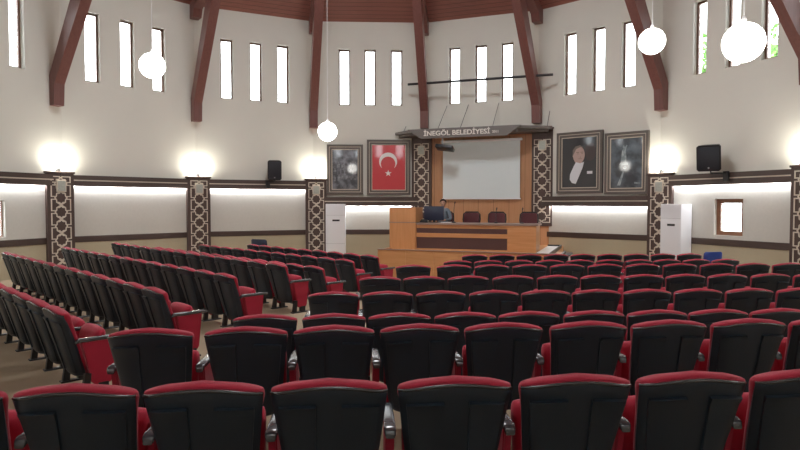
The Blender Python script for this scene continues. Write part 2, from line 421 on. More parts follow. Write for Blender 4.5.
def plaque(pos, ang, z, label):
    bm = bmn(); bx(bm, -.12, .12, -.03, 0, -.15, .15, .008)
    t = tag(obj('wall_plaque', bm, 'beige', None, (pos.x+.215*math.sin(ang), pos.y-.215*math.cos(ang), z), ang), label, 'plaque', 'plaques on the lattice pilasters')
    bm = bmn(); bx(bm, -.095, .095, -.034, -.029, -.125, .125); obj('plaque_face', bm, 'exit', t, smooth=0)
NAMEK = {1: 'the far left lattice pilaster', 2: 'the second lattice pilaster from the left', 3: 'the lattice pilaster beside the left air conditioner',
         6: 'the lattice pilaster behind the right air conditioner', 7: 'the lattice pilaster at the right edge'}
for k, pos, ang in pil:
    if k in NAMEK and k != 7: plaque(pos, ang, 2.07, 'pale rectangular plaque high on ' + NAMEK[k])
plaque(p4, a4, 3.34, 'pale plaque on the lattice pilaster between flag and projection screen')
plaque(p5, a4, 3.38, 'pale plaque on the lattice pilaster right of the projection screen')

# sconces above the pilasters
for k, pos, ang in pil:
    if k not in NAMEK: continue
    t = thing('wall_sconce', 'lit double wall lamp above ' + NAMEK[k], 'wall lamp', (pos.x+.16*math.sin(ang), pos.y-.16*math.cos(ang), 2.50), ang, 'wall lamps above the pilasters')
    bm = bmn(); bx(bm, -.03, .03, -.02, .16, -.16, .02, .006); tube(bm, [(0, -.03, -.16), (0, -.03, .02), (0, -.03, .14)], [.014, .014, .004])
    tube(bm, [(-.14, -.05, -.02), (-.12, -.05, -.10), (0, -.03, -.12), (.12, -.05, -.10), (.14, -.05, -.02)], .010)
    obj('bracket', bm, 'black', t)
    for s in (-1, 1):
        bm = bmn(); lathe(bm, [(.012, -.02), (.045, .0), (.062, .05), (.066, .10), (.05, .102)], 14, (s*.14, -.05, 0)); obj('lamp_cup', bm, 'cup', t)
    l = bpy.data.lights.new('sconce_glow', 'POINT'); l.energy = 42; l.color = (1.0, .96, .84); l.shadow_soft_size = .06
    lo = bpy.data.objects.new('sconce_glow', l); COL.objects.link(lo); lo.parent = t; lo.location = (0, -.05, .09)

# ------------------------------------------------------------------ stage
SF = .38                                  # stage floor
m4, s4, t4, ang4 = facet(4)
def st(s, t, z): return F(4, s, t, z)
# local frame of the stage: x along the wall, y = -distance from the wall
def sobj(name, bm, m, parent=None, smooth=0):
    if parent: return obj(name, bm, m, parent, smooth=smooth)
    return obj(name, bm, m, None, (m4.x, m4.y, 0), ang4, smooth)
bm = bmn(); prism(bm, [(-1.78, -.06), (-1.66, -4.2), (2.80, -4.2), (2.80, -2.6), (2.60, -2.5), (2.60, -.06)], T3, SF, 'Z')
stage = struct(sobj('stage_platform', bm, 'orange_h'))
bm = bmn()
for i in range(6):
    a = -1.70 + i*.745; bx(bm, a+.002, a+.743, -4.26, -4.2, T3, .445, .003, 1)
bx(bm, -1.72, -1.66, -4.26, -2.2, T3, .445)
obj('stage_front', bm, 'orange_h', stage, smooth=0)
bm = bmn(); bx(bm, -1.72, 2.78, -4.28, -4.17, .445, .46); obj('stage_edge_cap', bm, 'desktop', stage, smooth=0)
bm = bmn()
bx(bm, 2.80, 2.84, -4.2, -2.3, SF-.05, SF+.012)
obj('stage_nosing', bm, 'black', stage, smooth=0)
# pale steps with black nosings at the right end, behind the front of the stage
bm = bmn(); bx(bm, 2.25, 2.60, -4.15, -1.2, SF+.001, .43)
stp = struct(sobj('stage_steps', bm, 'marble'))
bm = bmn(); bx(bm, 2.25, 2.60, -1.24, -1.2, .43, .47); bx(bm, 2.602, 2.632, -4.15, -1.2, SF+.002, .47); bx(bm, 2.63, 2.94, -2.22, -1.2, .235, .262); obj('step_nosing', bm, 'black', stp, smooth=0)
bm = bmn(); bx(bm, 2.605, 2.92, -2.2, -1.2, T3, .235); obj('lower_step', bm, 'marble', stp, smooth=0)

# wood panelling behind the stage
bm = bmn(); bx(bm, -1.55, 1.66, -.12, 0, SF, 3.86)
bx(bm, 1.66, 2.27, -.16, 0, SF-.1, .96); bx(bm, -2.18, -1.55, -.16, 0, SF-.1, .96)
tn[0] += 1; struct(sobj('trim_%d' % tn[0], bm, 'orange_wall'))

# projection screen
t = thing('projection_screen', 'large pale projection screen hanging behind the stage desk', 'projection screen', st(.085, .22, 1.76), ang4)
bm = bmn(); bx(bm, -1.215, 1.215, -.010, 0, .03, 1.80); obj('screen_fabric', bm, 'screen', t, smooth=0)
bm = bmn(); tube(bm, [(-1.24, 0, .02), (1.24, 0, .02)], .018); obj('bottom_bar', bm, 'white_plastic', t)
bm = bmn(); bx(bm, -1.28, 1.28, -.05, .05, 1.79, 1.865, .02); obj('roller_case', bm, 'white_plastic', t)

# canopy with the name of the hall
can = thing('stage_canopy', 'grey brown hanging canopy with cream lettering over the stage', 'canopy', st(0, 0, 3.9), ang4)
bm = bmn(); prism(bm, [(-2.62, -.02), (-2.68, -.42), (-2.0, -.92), (1.36, -.92), (2.26, -.42), (2.24, -.02)], -.06, .02, 'Z'); obj('canopy_slab', bm, 'canopy', can, smooth=0)
bm = bmn(); prism(bm, [(-2.55, -.03), (-2.58, -.36), (-1.96, -.84), (1.32, -.84), (2.14, -.36), (2.14, -.03)], -.15, -.06, 'Z'); obj('canopy_soffit', bm, 'frame', can, smooth=0)
bm = bmn(); prism(bm, [(-2.06, .02), (-1.62, -.27), (1.02, -.27), (1.44, .02)], -1.02, -.92, 'Y'); sign = obj('sign_board', bm, 'canopy', can, smooth=0)
def text_mesh(name, body, size, m, parent, loc, ext=.012):
    cu = bpy.data.curves.new(name, 'FONT'); cu.body = body; cu.size = size; cu.extrude = ext; cu.align_x = 'LEFT'; cu.align_y = 'BOTTOM_BASELINE'; cu.offset = .0045*size/.22
    tmp = bpy.data.objects.new(name, cu); COL.objects.link(tmp)
    me = bpy.data.meshes.new_from_object(tmp.evaluated_get(bpy.context.evaluated_depsgraph_get()))
    bpy.data.objects.remove(tmp); bpy.data.curves.remove(cu)
    me.materials.clear(); me.materials.append(M[m])
    o = bpy.data.objects.new(name, me); COL.objects.link(o); o.parent = parent; o.location = loc; o.rotation_euler = (PI/2, 0, 0)
    return o
tx = text_mesh('lettering', '\u0130NEG\u00d6L BELED\u0130YES\u0130', .20, 'letter', sign, (-1.52, -1.03, -.195))
w = max(v.co.x for v in tx.data.vertices) - min(v.co.x for v in tx.data.vertices)
tx.scale = (2.05/w, 1, 1)
text_mesh('date_lettering', '2011', .10, 'letter', sign, (.60, -1.03, -.18))
# thin wires the canopy hangs from
for i, (s, top) in enumerate(((-2.45, -2.15), (-1.2, -1.06), (-.48, -.36), (.52, .60), (2.1, 2.2))):
    bm = bmn(); tube(bm, [(s, -.62 if abs(s) < 2 else -.30, 3.925), (top, -.02, 4.75)], .008, 6)
    tag(sobj('hanging_wire', bm, 'steel', smooth=40), 'thin dark wire holding up the stage canopy, %s from the left' % ('first', 'second', 'third', 'fourth', 'fifth')[i], 'wire', 'wires of the canopy')
# dark bar across the windows
bm = bmn(); tube(bm, [(-2.18, -.6, 5.40), (2.29, -.6, 5.38)], .038, 10); bar = tag(sobj('hanging_bar', bm, 'steel', smooth=40), 'long dark horizontal bar crossing the tall windows above the stage', 'bar')
bm = bmn()
for s in (-1.62, 1.72): tube(bm, [(s, -.6, 5.39), (s, -.0, 5.55)], .018, 6)
obj('bar_bracket', bm, 'steel', bar)

# projector under the canopy
t = thing('projector', 'dark projector hanging under the left part of the stage canopy', 'projector', st(-.86, .95, 3.33), ang4)
bm = bmn(); bx(bm, -.27, .27, -.18, .18, -.06, .05, .02); body = obj('projector_body', bm, 'black', t)
body.rotation_euler = (math.radians(-14), math.radians(8), 0)
bm = bmn(); tube(bm, [(-.10, -.16, -.01), (-.10, -.21, -.01)], .045, 12); obj('lens', bm, 'steel', body)
bm = bmn(); tube(bm, [(-.08, 0, .03), (-.08, .0, .42)], .025); bx(bm, -.16, 0, -.07, .07, .40, .43); obj('ceiling_mount', bm, 'grey_plastic', t)

# presidium desk with lectern end
dk = thing('stage_desk', 'long orange wood presidium desk with maroon panels on the stage', 'desk', st(0, 3.2, SF), ang4)
bm = bmn(); bx(bm, -.96, 2.20, -.18, .0, 0, .69); bx(bm, 2.12, 2.20, 0, .55, 0, .69); obj('front_panel', bm, 'orange_h', dk, smooth=0)
bm = bmn(); bx(bm, -.96, 2.24, -.22, .58, .69, .735, .006); obj('desk_top', bm, 'desktop', dk, smooth=0)
bm = bmn(); bx(bm, -.95, 1.48, -.19, -.178, .06, .36); bx(bm, -.95, 1.48, -.19, -.178, .47, .60); obj('maroon_panel', bm, 'maroon', dk, smooth=0)
bm = bmn(); bx(bm, -.96, 1.48, -.205, -.178, .36, .47); bx(bm, 1.48, 2.2, -.205, -.178, 0, .685); bx(bm, -.96, 1.48, -.205, -.178, .0, .06); obj('front_rail', bm, 'orange_h', dk, smooth=0)
lec = thing('lectern', 'tall orange wood lectern block at the left end of the desk', 'lectern', st(-1.335, 3.2, SF), ang4)
bm = bmn(); bx(bm, -.375, .373, -.24, .42, 0, .735); obj('lectern_body', bm, 'orange', lec, smooth=0)
bm = bmn(); bx(bm, -.38, .374, -.25, .42, .735, .755); obj('lectern_trim', bm, 'desktop', lec, smooth=0)
bm = bmn(); bx(bm, -.375, .373, -.24, .36, .755, 1.12); bx(bm, -.385, .374, -.25, .37, 1.12, 1.145); obj('lectern_upper_box', bm, 'orange', lec, smooth=0)

# things on the desk
DT = SF+.735
mon = thing('monitor', 'black flat monitor standing on the desk in front of the seated person', 'monitor', st(-.60, 2.95, DT), ang4)
bm = bmn(); bx(bm, -.28, .28, -.025, .025, .06, .445, .008); obj('screen_panel', bm, 'navy', mon)
bm = bmn(); bx(bm, -.03, .03, -.0, .05, .01, .2); bx(bm, -.12, .12, -.08, .1, 0, .012, .004); obj('monitor_stand', bm, 'black', mon)
bm = bmn(); bx(bm, -.10, .10, -.06, .06, 0, .05, .01); prism(bm, [(-.06, .045), (.06, .09), (.06, .045)], -.09, .09, 'X')
tag(obj('desk_telephone', bm, 'black', None, st(-.83, 3.12, DT), ang4), 'low dark desk console beside the lectern on the desk', 'console')
bm = bmn(); bx(bm, -.14, .14, -.1, .1, 0, .02, .003); tag(obj('paper_stack', bm, 'paper_sheet', None, st(-.24, 3.0, DT), ang4+.2), 'small stack of white paper on the desk right of the monitor', 'paper')
for i, s in enumerate((-.04, 1.10, 1.78)):
    g = thing('gooseneck_microphone', ('tall thin gooseneck microphone nearest the monitor', 'thin gooseneck microphone between the second and third desk chairs', 'thin gooseneck microphone in front of the right desk chair')[i], 'microphone', st(s, 2.95, DT), ang4, 'microphones on the desk')
    hh = .52 if i == 0 else .36
    bm = bmn(); lathe(bm, [(.05, 0), (.055, .01), (.045, .03), (.01, .035)], 14); obj('microphone_base', bm, 'black', g)
    bm = bmn(); tube(bm, [(0, 0, .03), (0, 0, hh*.6), (0, .03, hh*.85), (0, .09, hh)], .008, 8); obj('gooseneck', bm, 'steel', g)
    bm = bmn(); tube(bm, [(0, .08, hh-.01), (0, .11, hh+.03), (0, .13, hh+.05)], [.012, .018, .010], 10); obj('microphone_head', bm, 'black', g)

# chairs behind the desk
def desk_chair(s, label, t=2.15):
    c = thing('office_chair', label, 'chair', st(s, t, SF), ang4, 'chairs behind the stage desk')
    bm = bmn(); bx(bm, -.24, .24, -.27, .23, .42, .52, .035, 3); obj('seat', bm, 'wine', c)
    def backring(z, k):
        a = .23*k; return [(a*math.copysign(abs(math.cos(q))**.35, math.cos(q)), .235+.045*math.copysign(abs(math.sin(q))**.6, math.sin(q))+.05*(z-.5), z) for q in [2*PI*i/24 for i in range(24)]]
    bm = bmn(); loft(bm, [backring(z, k) for z, k in ((.50, .86), (.56, .95), (.75, 1.0), (.92, .98), (.97, .9), (.99, .74))]); obj('backrest', bm, 'wine', c)
    bm = bmn(); tube(bm, [(-.20, .22, .5), (-.247, .25, .8), (-.235, .265, .95), (-.17, .27, 1.01), (.17, .27, 1.01), (.235, .265, .95), (.247, .25, .8), (.20, .22, .5)], .020, 8); obj('back_frame', bm, 'black', c)
    bm = bmn(); tube(bm, [(0, 0, .08), (0, 0, .42)], .03)
    for i in range(5):
        q = 2*PI*i/5+.3; tube(bm, [(0, 0, .10), (.27*math.cos(q), .27*math.sin(q), .05)], [.025, .016], 6); tube(bm, [(.27*math.cos(q), .27*math.sin(q), 0), (.27*math.cos(q), .27*math.sin(q), .06)], .025, 8)
    obj('swivel_base', bm, 'black', c)
    for sx in (-1, 1):
        bm = bmn(); tube(bm, [(sx*.25, .1, .47), (sx*.29, .1, .62), (sx*.29, .08, .68), (sx*.29, -.18, .68)], .018, 6); obj('armrest', bm, 'black', c)
    return c
desk_chair(.20, 'wine red chair behind the desk, nearest the monitor')
desk_chair(.93, 'wine red chair behind the middle of the desk')
desk_chair(1.81, 'wine red chair behind the right end of the desk')
desk_chair(-.60, 'wine red chair the person at the monitor sits on', 2.05)

# the seated person: one continuous skinned body
def person():
    root = thing('person', 'person in a grey blue shirt seated at the desk behind the monitor', 'person', st(-.60, 2.05, SF), ang4)
    P = []; E = []; Rr = []
    def v(p, r, par=None):
        P.append(p); Rr.append(r); i = len(P)-1
        if par is not None: E.append((par, i))
        return i
    pel = v((0, .04, .60), .15); w1 = v((0, .03, .76), .135, pel); ch = v((0, .01, .96), .155, w1); ck = v((0, .0, 1.08), .10, ch)
    n1 = v((0, -.01, 1.14), .055, ck); h1 = v((0, -.02, 1.20), .072, n1); h2 = v((0, -.015, 1.27), .09, h1); v((0, -.005, 1.345), .062, h2)
    for s in (-1, 1):
        sh = v((s*.17, .0, 1.045), .065, ck); el = v((s*.25, -.10, .80), .048, sh); wr = v((s*.15, -.36, .79), .032, el); pm = v((s*.13, -.43, .785), .034, wr)
        for j in range(4):
            f0 = v((s*(.13+.028*(j-1.5)), -.475, .788), .011, pm); f1 = v((s*(.125+.030*(j-1.5)), -.51+.006*abs(j-1.5), .780), .010, f0); v((s*(.12+.03*(j-1.5)), -.535+.008*abs(j-1.5), .765), .008, f1)
        th = v((s*.085, -.43, .785), .012, pm); v((s*.065, -.47, .775), .010, th)
        hp = v((s*.09, -.02, .56), .095, pel); kn = v((s*.12, -.42, .55), .068, hp); an = v((s*.12, -.40, .11), .045, kn); v((s*.12, -.53, .045), .04, an)
    me = bpy.data.meshes.new('body'); me.from_pydata(P, E, []); me.update()
    o = bpy.data.objects.new('body_form', me); COL.objects.link(o)
    sk = o.modifiers.new('skin', 'SKIN'); sub = o.modifiers.new('sub', 'SUBSURF'); sub.levels = 1; sub.render_levels = 1
    for i, r in enumerate(Rr): me.skin_vertices[0].data[i].radius = (r, r); me.skin_vertices[0].data[i].use_root = (i == 0)
    me2 = bpy.data.meshes.new_from_object(o.evaluated_get(bpy.context.evaluated_depsgraph_get()))
    bpy.data.objects.remove(o)
    bm = bmn(); bm.from_mesh(me2)
    # face: nose, ears, brow and eyes shaped on the same mesh
    for q in ((0, -.118, 1.255, .012, .02), (-.088, -.01, 1.255, .014, .026), (.088, -.01, 1.255, .014, .026)):
        r = bmesh.ops.create_icosphere(bm, subdivisions=2, radius=1.0)
        for w_ in r['verts']: w_.co = Vector((q[0]+w_.co.x*q[3], q[1]+w_.co.y*.018, q[2]+w_.co.z*q[4]))
    nface = len(bm.faces)
    eye_start = nface
    for sx in (-1, 1):
        r = bmesh.ops.create_icosphere(bm, subdivisions=1, radius=.009)
        for w_ in r['verts']: w_.co += Vector((sx*.032, -.098, 1.278))
    r = bmesh.ops.create_icosphere(bm, subdivisions=1, radius=1.0)
    for w_ in r['verts']: w_.co = Vector((w_.co.x*.026, -.097+w_.co.y*.008, 1.212+w_.co.z*.006))
    bm.faces.ensure_lookup_table()
    for i, f in enumerate(bm.faces):
        c = f.calc_center_median()
        if i >= eye_start: f.material_index = 3
        elif c.z > 1.125 or (c.y < -.35 and c.z > .7): f.material_index = 1
        elif c.z < .63: f.material_index = 2
        else: f.material_index = 0
    body = obj('body', bm, ['shirt', 'skin', 'trouser', 'hair'], root, smooth=60)
    bm = bmn(); r = bmesh.ops.create_icosphere(bm, subdivisions=3, radius=1.0)
    dele = []
    for w_ in r['verts']:
        c = w_.co.copy()
        if c.z < -.05 - .5*c.y*-1 or (c.y < -.55 and c.z < .55): dele.append(w_)
        w_.co = Vector((c.x*.099, -.004+c.y*.106, 1.285+c.z*.105))
    bmesh.ops.delete(bm, geom=dele, context='VERTS')
    h = obj('hair', bm, 'hair', root, smooth=60); h.modifiers.new('thick', 'SOLIDIFY').thickness = .012
person()

# ------------------------------------------------------------------ framed pictures
def picture(name, k, x0, x1, z0, z1, label, face):
    """frame with two pale fillets and a glossy picture; local origin at lower middle"""
    w, h = x1-x0, z1-z0
    t = thing(name, label, 'picture', F(k, (x0+x1)/2, 0.0, z0), facet(k)[3])
    def ringbox(bm, a, b, y0, y1):     # border from inset a to inset b
        bx(bm, -w/2+a, -w/2+b, y0, y1, a, h-a); bx(bm, w/2-b, w/2-a, y0, y1, a, h-a)
        bx(bm, -w/2+b, w/2-b, y0, y1, a, b); bx(bm, -w/2+b, w/2-b, y0, y1, h-b, h-a)
    bm = bmn(); ringbox(bm, 0, .07, -.10, 0); ringbox(bm, .085, .15, -.085, 0); obj('picture_frame', bm, 'frame', t, smooth=0)
    bm = bmn(); ringbox(bm, .07, .085, -.095, 0); ringbox(bm, .15, .17, -.08, 0); obj('fillet', bm, 'beige', t, smooth=0)
    bm = bmn(); bx(bm, -w/2+.17, w/2-.17, -.06, -.03, .17, h-.17); p = obj('picture_sheet', bm, face, t, smooth=0)
    return t, p, w, h
def flat(bm, pts, y=-.0625, d=.0015): prism(bm, pts, y, y+d, 'Y')
def ell(cx, cz, a, b, n=28): return [(cx+a*math.cos(2*PI*i/n), cz+b*math.sin(2*PI*i/n)) for i in range(n)]
t, p, w, h = picture('framed_photograph', 3, -1.36, -.20, 1.93, 3.53, 'framed dark group photograph left of the flag', 'ph_group')
bm = bmn(); rnd = random.Random(3)
for r_ in range(3):
    for i in range(6):
        x = -.34+.13*i+rnd.uniform(-.02, .02); z = .95-.20*r_+rnd.uniform(-.03, .03)
        flat(bm, ell(x, z+.07, .022, .03, 12)); flat(bm, [(x-.05, z-.1), (x+.05, z-.1), (x+.045, z+.03), (x-.045, z+.03)])
obj('photographed_figures', bm, photo('grey_figures', (.05, .05, .06), (.24, .25, .28), 9, 2.0), p, smooth=0)
t, p, w, h = picture('framed_flag', 3, -.075, 1.33, 1.91, 3.69, 'framed red flag with white crescent and star', 'flag_red')
zc = 1.08; cxs = -.02
bm = bmn()
Ro, Ri, off = .29, .235, -.075
outer = [(cxs+Ro*math.cos(q), zc+Ro*math.sin(q)) for q in [math.radians(-52 + i*(284/36)) for i in range(37)]]
inner = []
A, B = outer[-1], outer[0]
ic = (cxs, zc+off); ra = math.dist(ic, A); a0 = math.atan2(A[1]-ic[1], A[0]-ic[0]); a1 = math.atan2(B[1]-ic[1], B[0]-ic[0])
a0 = a0 % (2*PI); a1 = a1 % (2*PI)
if a1 > a0: a1 -= 2*PI
inner = [(ic[0]+ra*math.cos(a0+(a1-a0)*i/30), ic[1]+ra*math.sin(a0+(a1-a0)*i/30)) for i in range(1, 30)]
# crescent as quads between the two arcs
oo = outer[::-1]; ii = [oo[0]] + inner + [oo[-1]]
def lerp_poly(pl, n):
    out = []
    for j in range(n+1):
        x = j/n*(len(pl)-1); i0 = min(int(x), len(pl)-2); f = x-i0; out.append((pl[i0][0]+(pl[i0+1][0]-pl[i0][0])*f, pl[i0][1]+(pl[i0+1][1]-pl[i0][1])*f))
    return out
ao, ai = lerp_poly(oo, 36), lerp_poly(ii, 36)
loft(bm, [[(o_[0], -.064, o_[1]), (o_[0], -.06, o_[1]), (i_[0], -.06, i_[1]), (i_[0], -.064, i_[1])] for o_, i_ in zip(ao, ai)][1:-1])
flat(bm, [(cxs+.005+(.115 if i % 2 == 0 else .045)*math.sin(i*PI/5), .70+(.115 if i % 2 == 0 else .045)*math.cos(i*PI/5)) for i in range(10)], -.064, .004)
obj('crescent_and_star', bm, 'flag_white', p, smooth=0)
t, p, w, h = picture('framed_portrait', 5, -1.14, .257, 1.93, 3.70, 'framed portrait of a man in a black tailcoat and white shirt', 'ph_black')
bm = bmn(); flat(bm, ell(.33, 1.18, .16, .26), -.0612, .001); obj('warm_backdrop_patch', bm, 'ph_warm', p, smooth=0)
bm = bmn(); flat(bm, [(-.12, .87), (.08, .87), (.12, 1.02), (.06, 1.08), (-.14, 1.08)], -.0625); flat(bm, ell(-.015, 1.10, .18, .25), -.063, .002); flat(bm, ell(-.175, 1.09, .03, .06), -.0625); obj('painted_face', bm, 'ph_skin', p, smooth=0)
bm = bmn(); flat(bm, [(-.20, 1.08), (-.205, 1.24), (-.12, 1.35), (.02, 1.38), (.13, 1.31), (.03, 1.325), (-.10, 1.27), (-.155, 1.16)], -.065)
for x in (-.045, .085): flat(bm, [(x-.045, 1.165), (x+.04, 1.17), (x+.04, 1.185), (x-.045, 1.185)], -.065); flat(bm, ell(x, 1.135, .022, .01, 10), -.065)
flat(bm, [(.015, 1.03), (.06, 1.03), (.05, 1.045), (.02, 1.045)], -.065); flat(bm, [(-.03, .985), (.085, .985), (.06, .998), (-.01, .998)], -.065)
obj('painted_features', bm, 'ph_hair', p, smooth=0)
bm = bmn(); flat(bm, [(-.22, .30), (-.10, .27), (-.02, .45), (.10, .72), (.15, .90), (.03, .86), (-.10, .90), (-.17, .78), (-.28, .55), (-.29, .40)], -.064); flat(bm, [(.24, .55), (.40, .55), (.40, .63), (.24, .63)], -.064); obj('painted_shirt_front', bm, 'ph_white', p, smooth=0)
t, p, w, h = picture('framed_monument_photograph', 5, .323, 1.525, 1.89, 3.58, 'framed dark photograph of a pale statue, right of the portrait', 'ph_statue')
bm = bmn(); flat(bm, [(-.16, .85), (.0, .85), (.0, 1.02), (-.02, 1.2), (.03, 1.33), (.0, 1.34), (-.06, 1.26), (-.12, 1.2), (-.14, 1.0)]); flat(bm, ell(-.075, 1.29, .03, .04, 12)); flat(bm, [(-.2, .80), (.05, .80), (.03, .86), (-.17, .86)])
ps = photo('pale_statue_print', (.16, .20, .22), (.40, .46, .48), 8, 3.0); obj('photographed_statue', bm, ps, p, smooth=0)
bm = bmn(); flat(bm, [(-.25, .24), (-.16, .24), (-.06, .6), (-.1, .62)]); flat(bm, ell(-.04, .72, .05, .04, 12)); obj('photographed_figure', bm, ps, p, smooth=0)
bm = bmn(); flat(bm, [(.22, .28), (.38, .27), (.38, .31), (.22, .33)]); obj('photographed_patch', bm, ps, p, smooth=0)

# ------------------------------------------------------------------ air conditioners, loudspeakers
def aircon(k, s, fl, label):
    t = thing('air_conditioner', label, 'air conditioner', F(k, s, .22, fl), facet(k)[3])
    bm = bmn(); bx(bm, -.31, .31, -.20, .18, .05, 1.88, .012); obj('cabinet', bm, 'white_plastic', t)
    bm = bmn(); bx(bm, -.30, .30, -.206, -.19, 1.52, 1.525); bx(bm, -.30, .30, -.206, -.19, .62, .625); obj('panel_joint', bm, 'grey_plastic', t, smooth=0)
    bm = bmn(); bx(bm, -.10, .13, -.207, -.19, 1.33, 1.385, .004, 1); obj('display', bm, 'black', t, smooth=0)
    bm = bmn()
    for i in range(9): bx(bm, -.26, .26, -.208, -.19, 1.58+.03*i, 1.585+.03*i)
    obj('outlet_louvre', bm, 'white_plastic', t, smooth=0)
    bm = bmn(); bx(bm, -.30, .30, -.18, .17, 0, .05); obj('plinth', bm, 'grey_plastic', t, smooth=0)
aircon(3, -1.07, T3, 'tall white floor standing air conditioner below the dark group photograph')
aircon(6, -1.10, T3, 'tall white floor standing air conditioner left of the small brown window')
def speaker(k, s, z, tt, yaw, pitch, label, bw):
    t = thing('loudspeaker', label, 'loudspeaker', F(k, s, tt, z), facet(k)[3], 'loudspeakers on the cornice')
    bm = bmn()
    prof = [(-.20, .0), (.20, .0), (.245, .04), (.245, .56), (.20, .60), (-.20, .60), (-.245, .56), (-.245, .04)]
    loft(bm, [[(x*bw, -.20, zz) for x, zz in prof], [(x*bw*.72, .16, zz) for x, zz in prof]]); b = obj('cabinet', bm, 'black', t)
    b.rotation_euler = (math.radians(pitch), 0, math.radians(yaw))
    bm = bmn(); bx(bm, -.205*bw, .205*bw, -.212, -.195, .04, .555, .01); obj('grille', bm, 'grille', b)
    bm = bmn(); lathe(bm, [(.0, .0), (.02, .0), (.02, .006), (.0, .006)], 12)
    for v_ in bm.verts: v_.co = Vector((v_.co.x, -.214-v_.co.z, .08+v_.co.y))
    obj('badge', bm, 'grey_plastic', b)
    bm = bmn(); tube(bm, [(0, 0, 0), (0, 0, -.06), (bw*.20*(1 if k == 6 else -1), tt-.16, -.07)], .022); bx(bm, bw*.20*(1 if k == 6 else -1)-.06, bw*.20*(1 if k == 6 else -1)+.06, tt-.20, tt-.142, -.25, -.02)
    obj('wall_bracket', bm, 'black', t)
speaker(2, .47, 2.365, .34, -12, 6, 'black loudspeaker on the cornice left of the group photograph', .85)
speaker(6, .0, 2.40, .42, 26, 8, 'black loudspeaker on the cornice above the small brown window', 1.05)

# ------------------------------------------------------------------ globe pendants
def ceil_at(x, y):
    # distance to the nearest facet of the ceiling cone, measured as slope from the rim
    best = 1e9
    for i, p in enumerate(ring):
        q = ring[(i+1) % len(ring)]; L = math.dist(p, q)
        d = ((q[0]-p[0])*(y-p[1])-(q[1]-p[1])*(x-p[0]))/L; D = ((q[0]-p[0])*(CY-p[1])-(q[1]-p[1])*(CX-p[0]))/L
        best = min(best, d/D)
    return CEIL + best*RAD*SLOPE
def globe(x, y, z, r, label):
    t = thing('globe_pendant', label, 'pendant lamp', (x, y, z), 0, 'globe pendants')
    bm = bmn(); bmesh.ops.create_uvsphere(bm, u_segments=28, v_segments=18, radius=r); obj('globe', bm, 'globe', t, smooth=80)
    bm = bmn(); lathe(bm, [(.0, r-.01), (.026, r-.01), (.026, r+.03), (.012, r+.06), (0, r+.07)], 12); obj('cap', bm, 'white_plastic', t)
    bm = bmn(); tube(bm, [(0, 0, r+.06), (0, 0, ceil_at(x, y)-z-.03)], .004, 6); obj('cord', bm, 'white_plastic', t)
    bm = bmn(); lathe(bm, [(0, -.03), (.06, -.03), (.05, .0), (0, .0)], 12, (0, 0, ceil_at(x, y)-z-.03)); obj('ceiling_rose', bm, 'white_plastic', t)
globe(-4.08, 9.86, EYE+2.27, .205, 'white globe lamp overlapping the tall windows at the left')
globe(-1.53, 12.6, EYE+1.52, .20, 'white globe lamp hanging left of the framed group photograph')
globe(3.76, 8.95, EYE+2.42, .19, 'white globe lamp in front of the roof beam on the right')
globe(3.35, 5.85, EYE+1.57, .19, 'largest white globe lamp, before the tall windows at the right')

# ------------------------------------------------------------------ loose chairs by the wall
def stack_chair(x, y, rz, m, label):
    c = thing('plastic_chair', label, 'chair', (x, y, floor_z(x, y)), rz)
    if m == 'navy': c.scale = (1.25, 1.2, 1.06)
    bm = bmn(); rings = []
    for z, a in ((.46, .20), (.52, .22), (.70, .24), (.79, .235), (.82, .19)):
        rings.append([(a*math.copysign(abs(math.cos(q))**.5, math.cos(q)), -.20-.12*(z-.46)+.012*math.sin(q)+.05*(a and (math.cos(q)**2)), z) for q in [2*PI*i/20 for i in range(20)]])
    loft(bm, rings); obj('backrest', bm, m, c)
    bm = bmn(); bx(bm, -.22, .22, -.20, .22, .41, .45, .015); obj('seat', bm, m, c)
    for sx in (-1, 1):
        for sy in (-1, 1):
            bm = bmn(); tube(bm, [(sx*.18, sy*.17, .42), (sx*.215, sy*.215, 0)], [.018, .014]); obj('leg', bm, 'steel', c)
stack_chair(-3.95, 17.25, -.5, 'navy', 'navy blue chair standing behind the left seat rows near the wall')
stack_chair(6.93, 13.36, .2, 'blue', 'bright blue plastic chair beyond the right end of the farthest straight row')

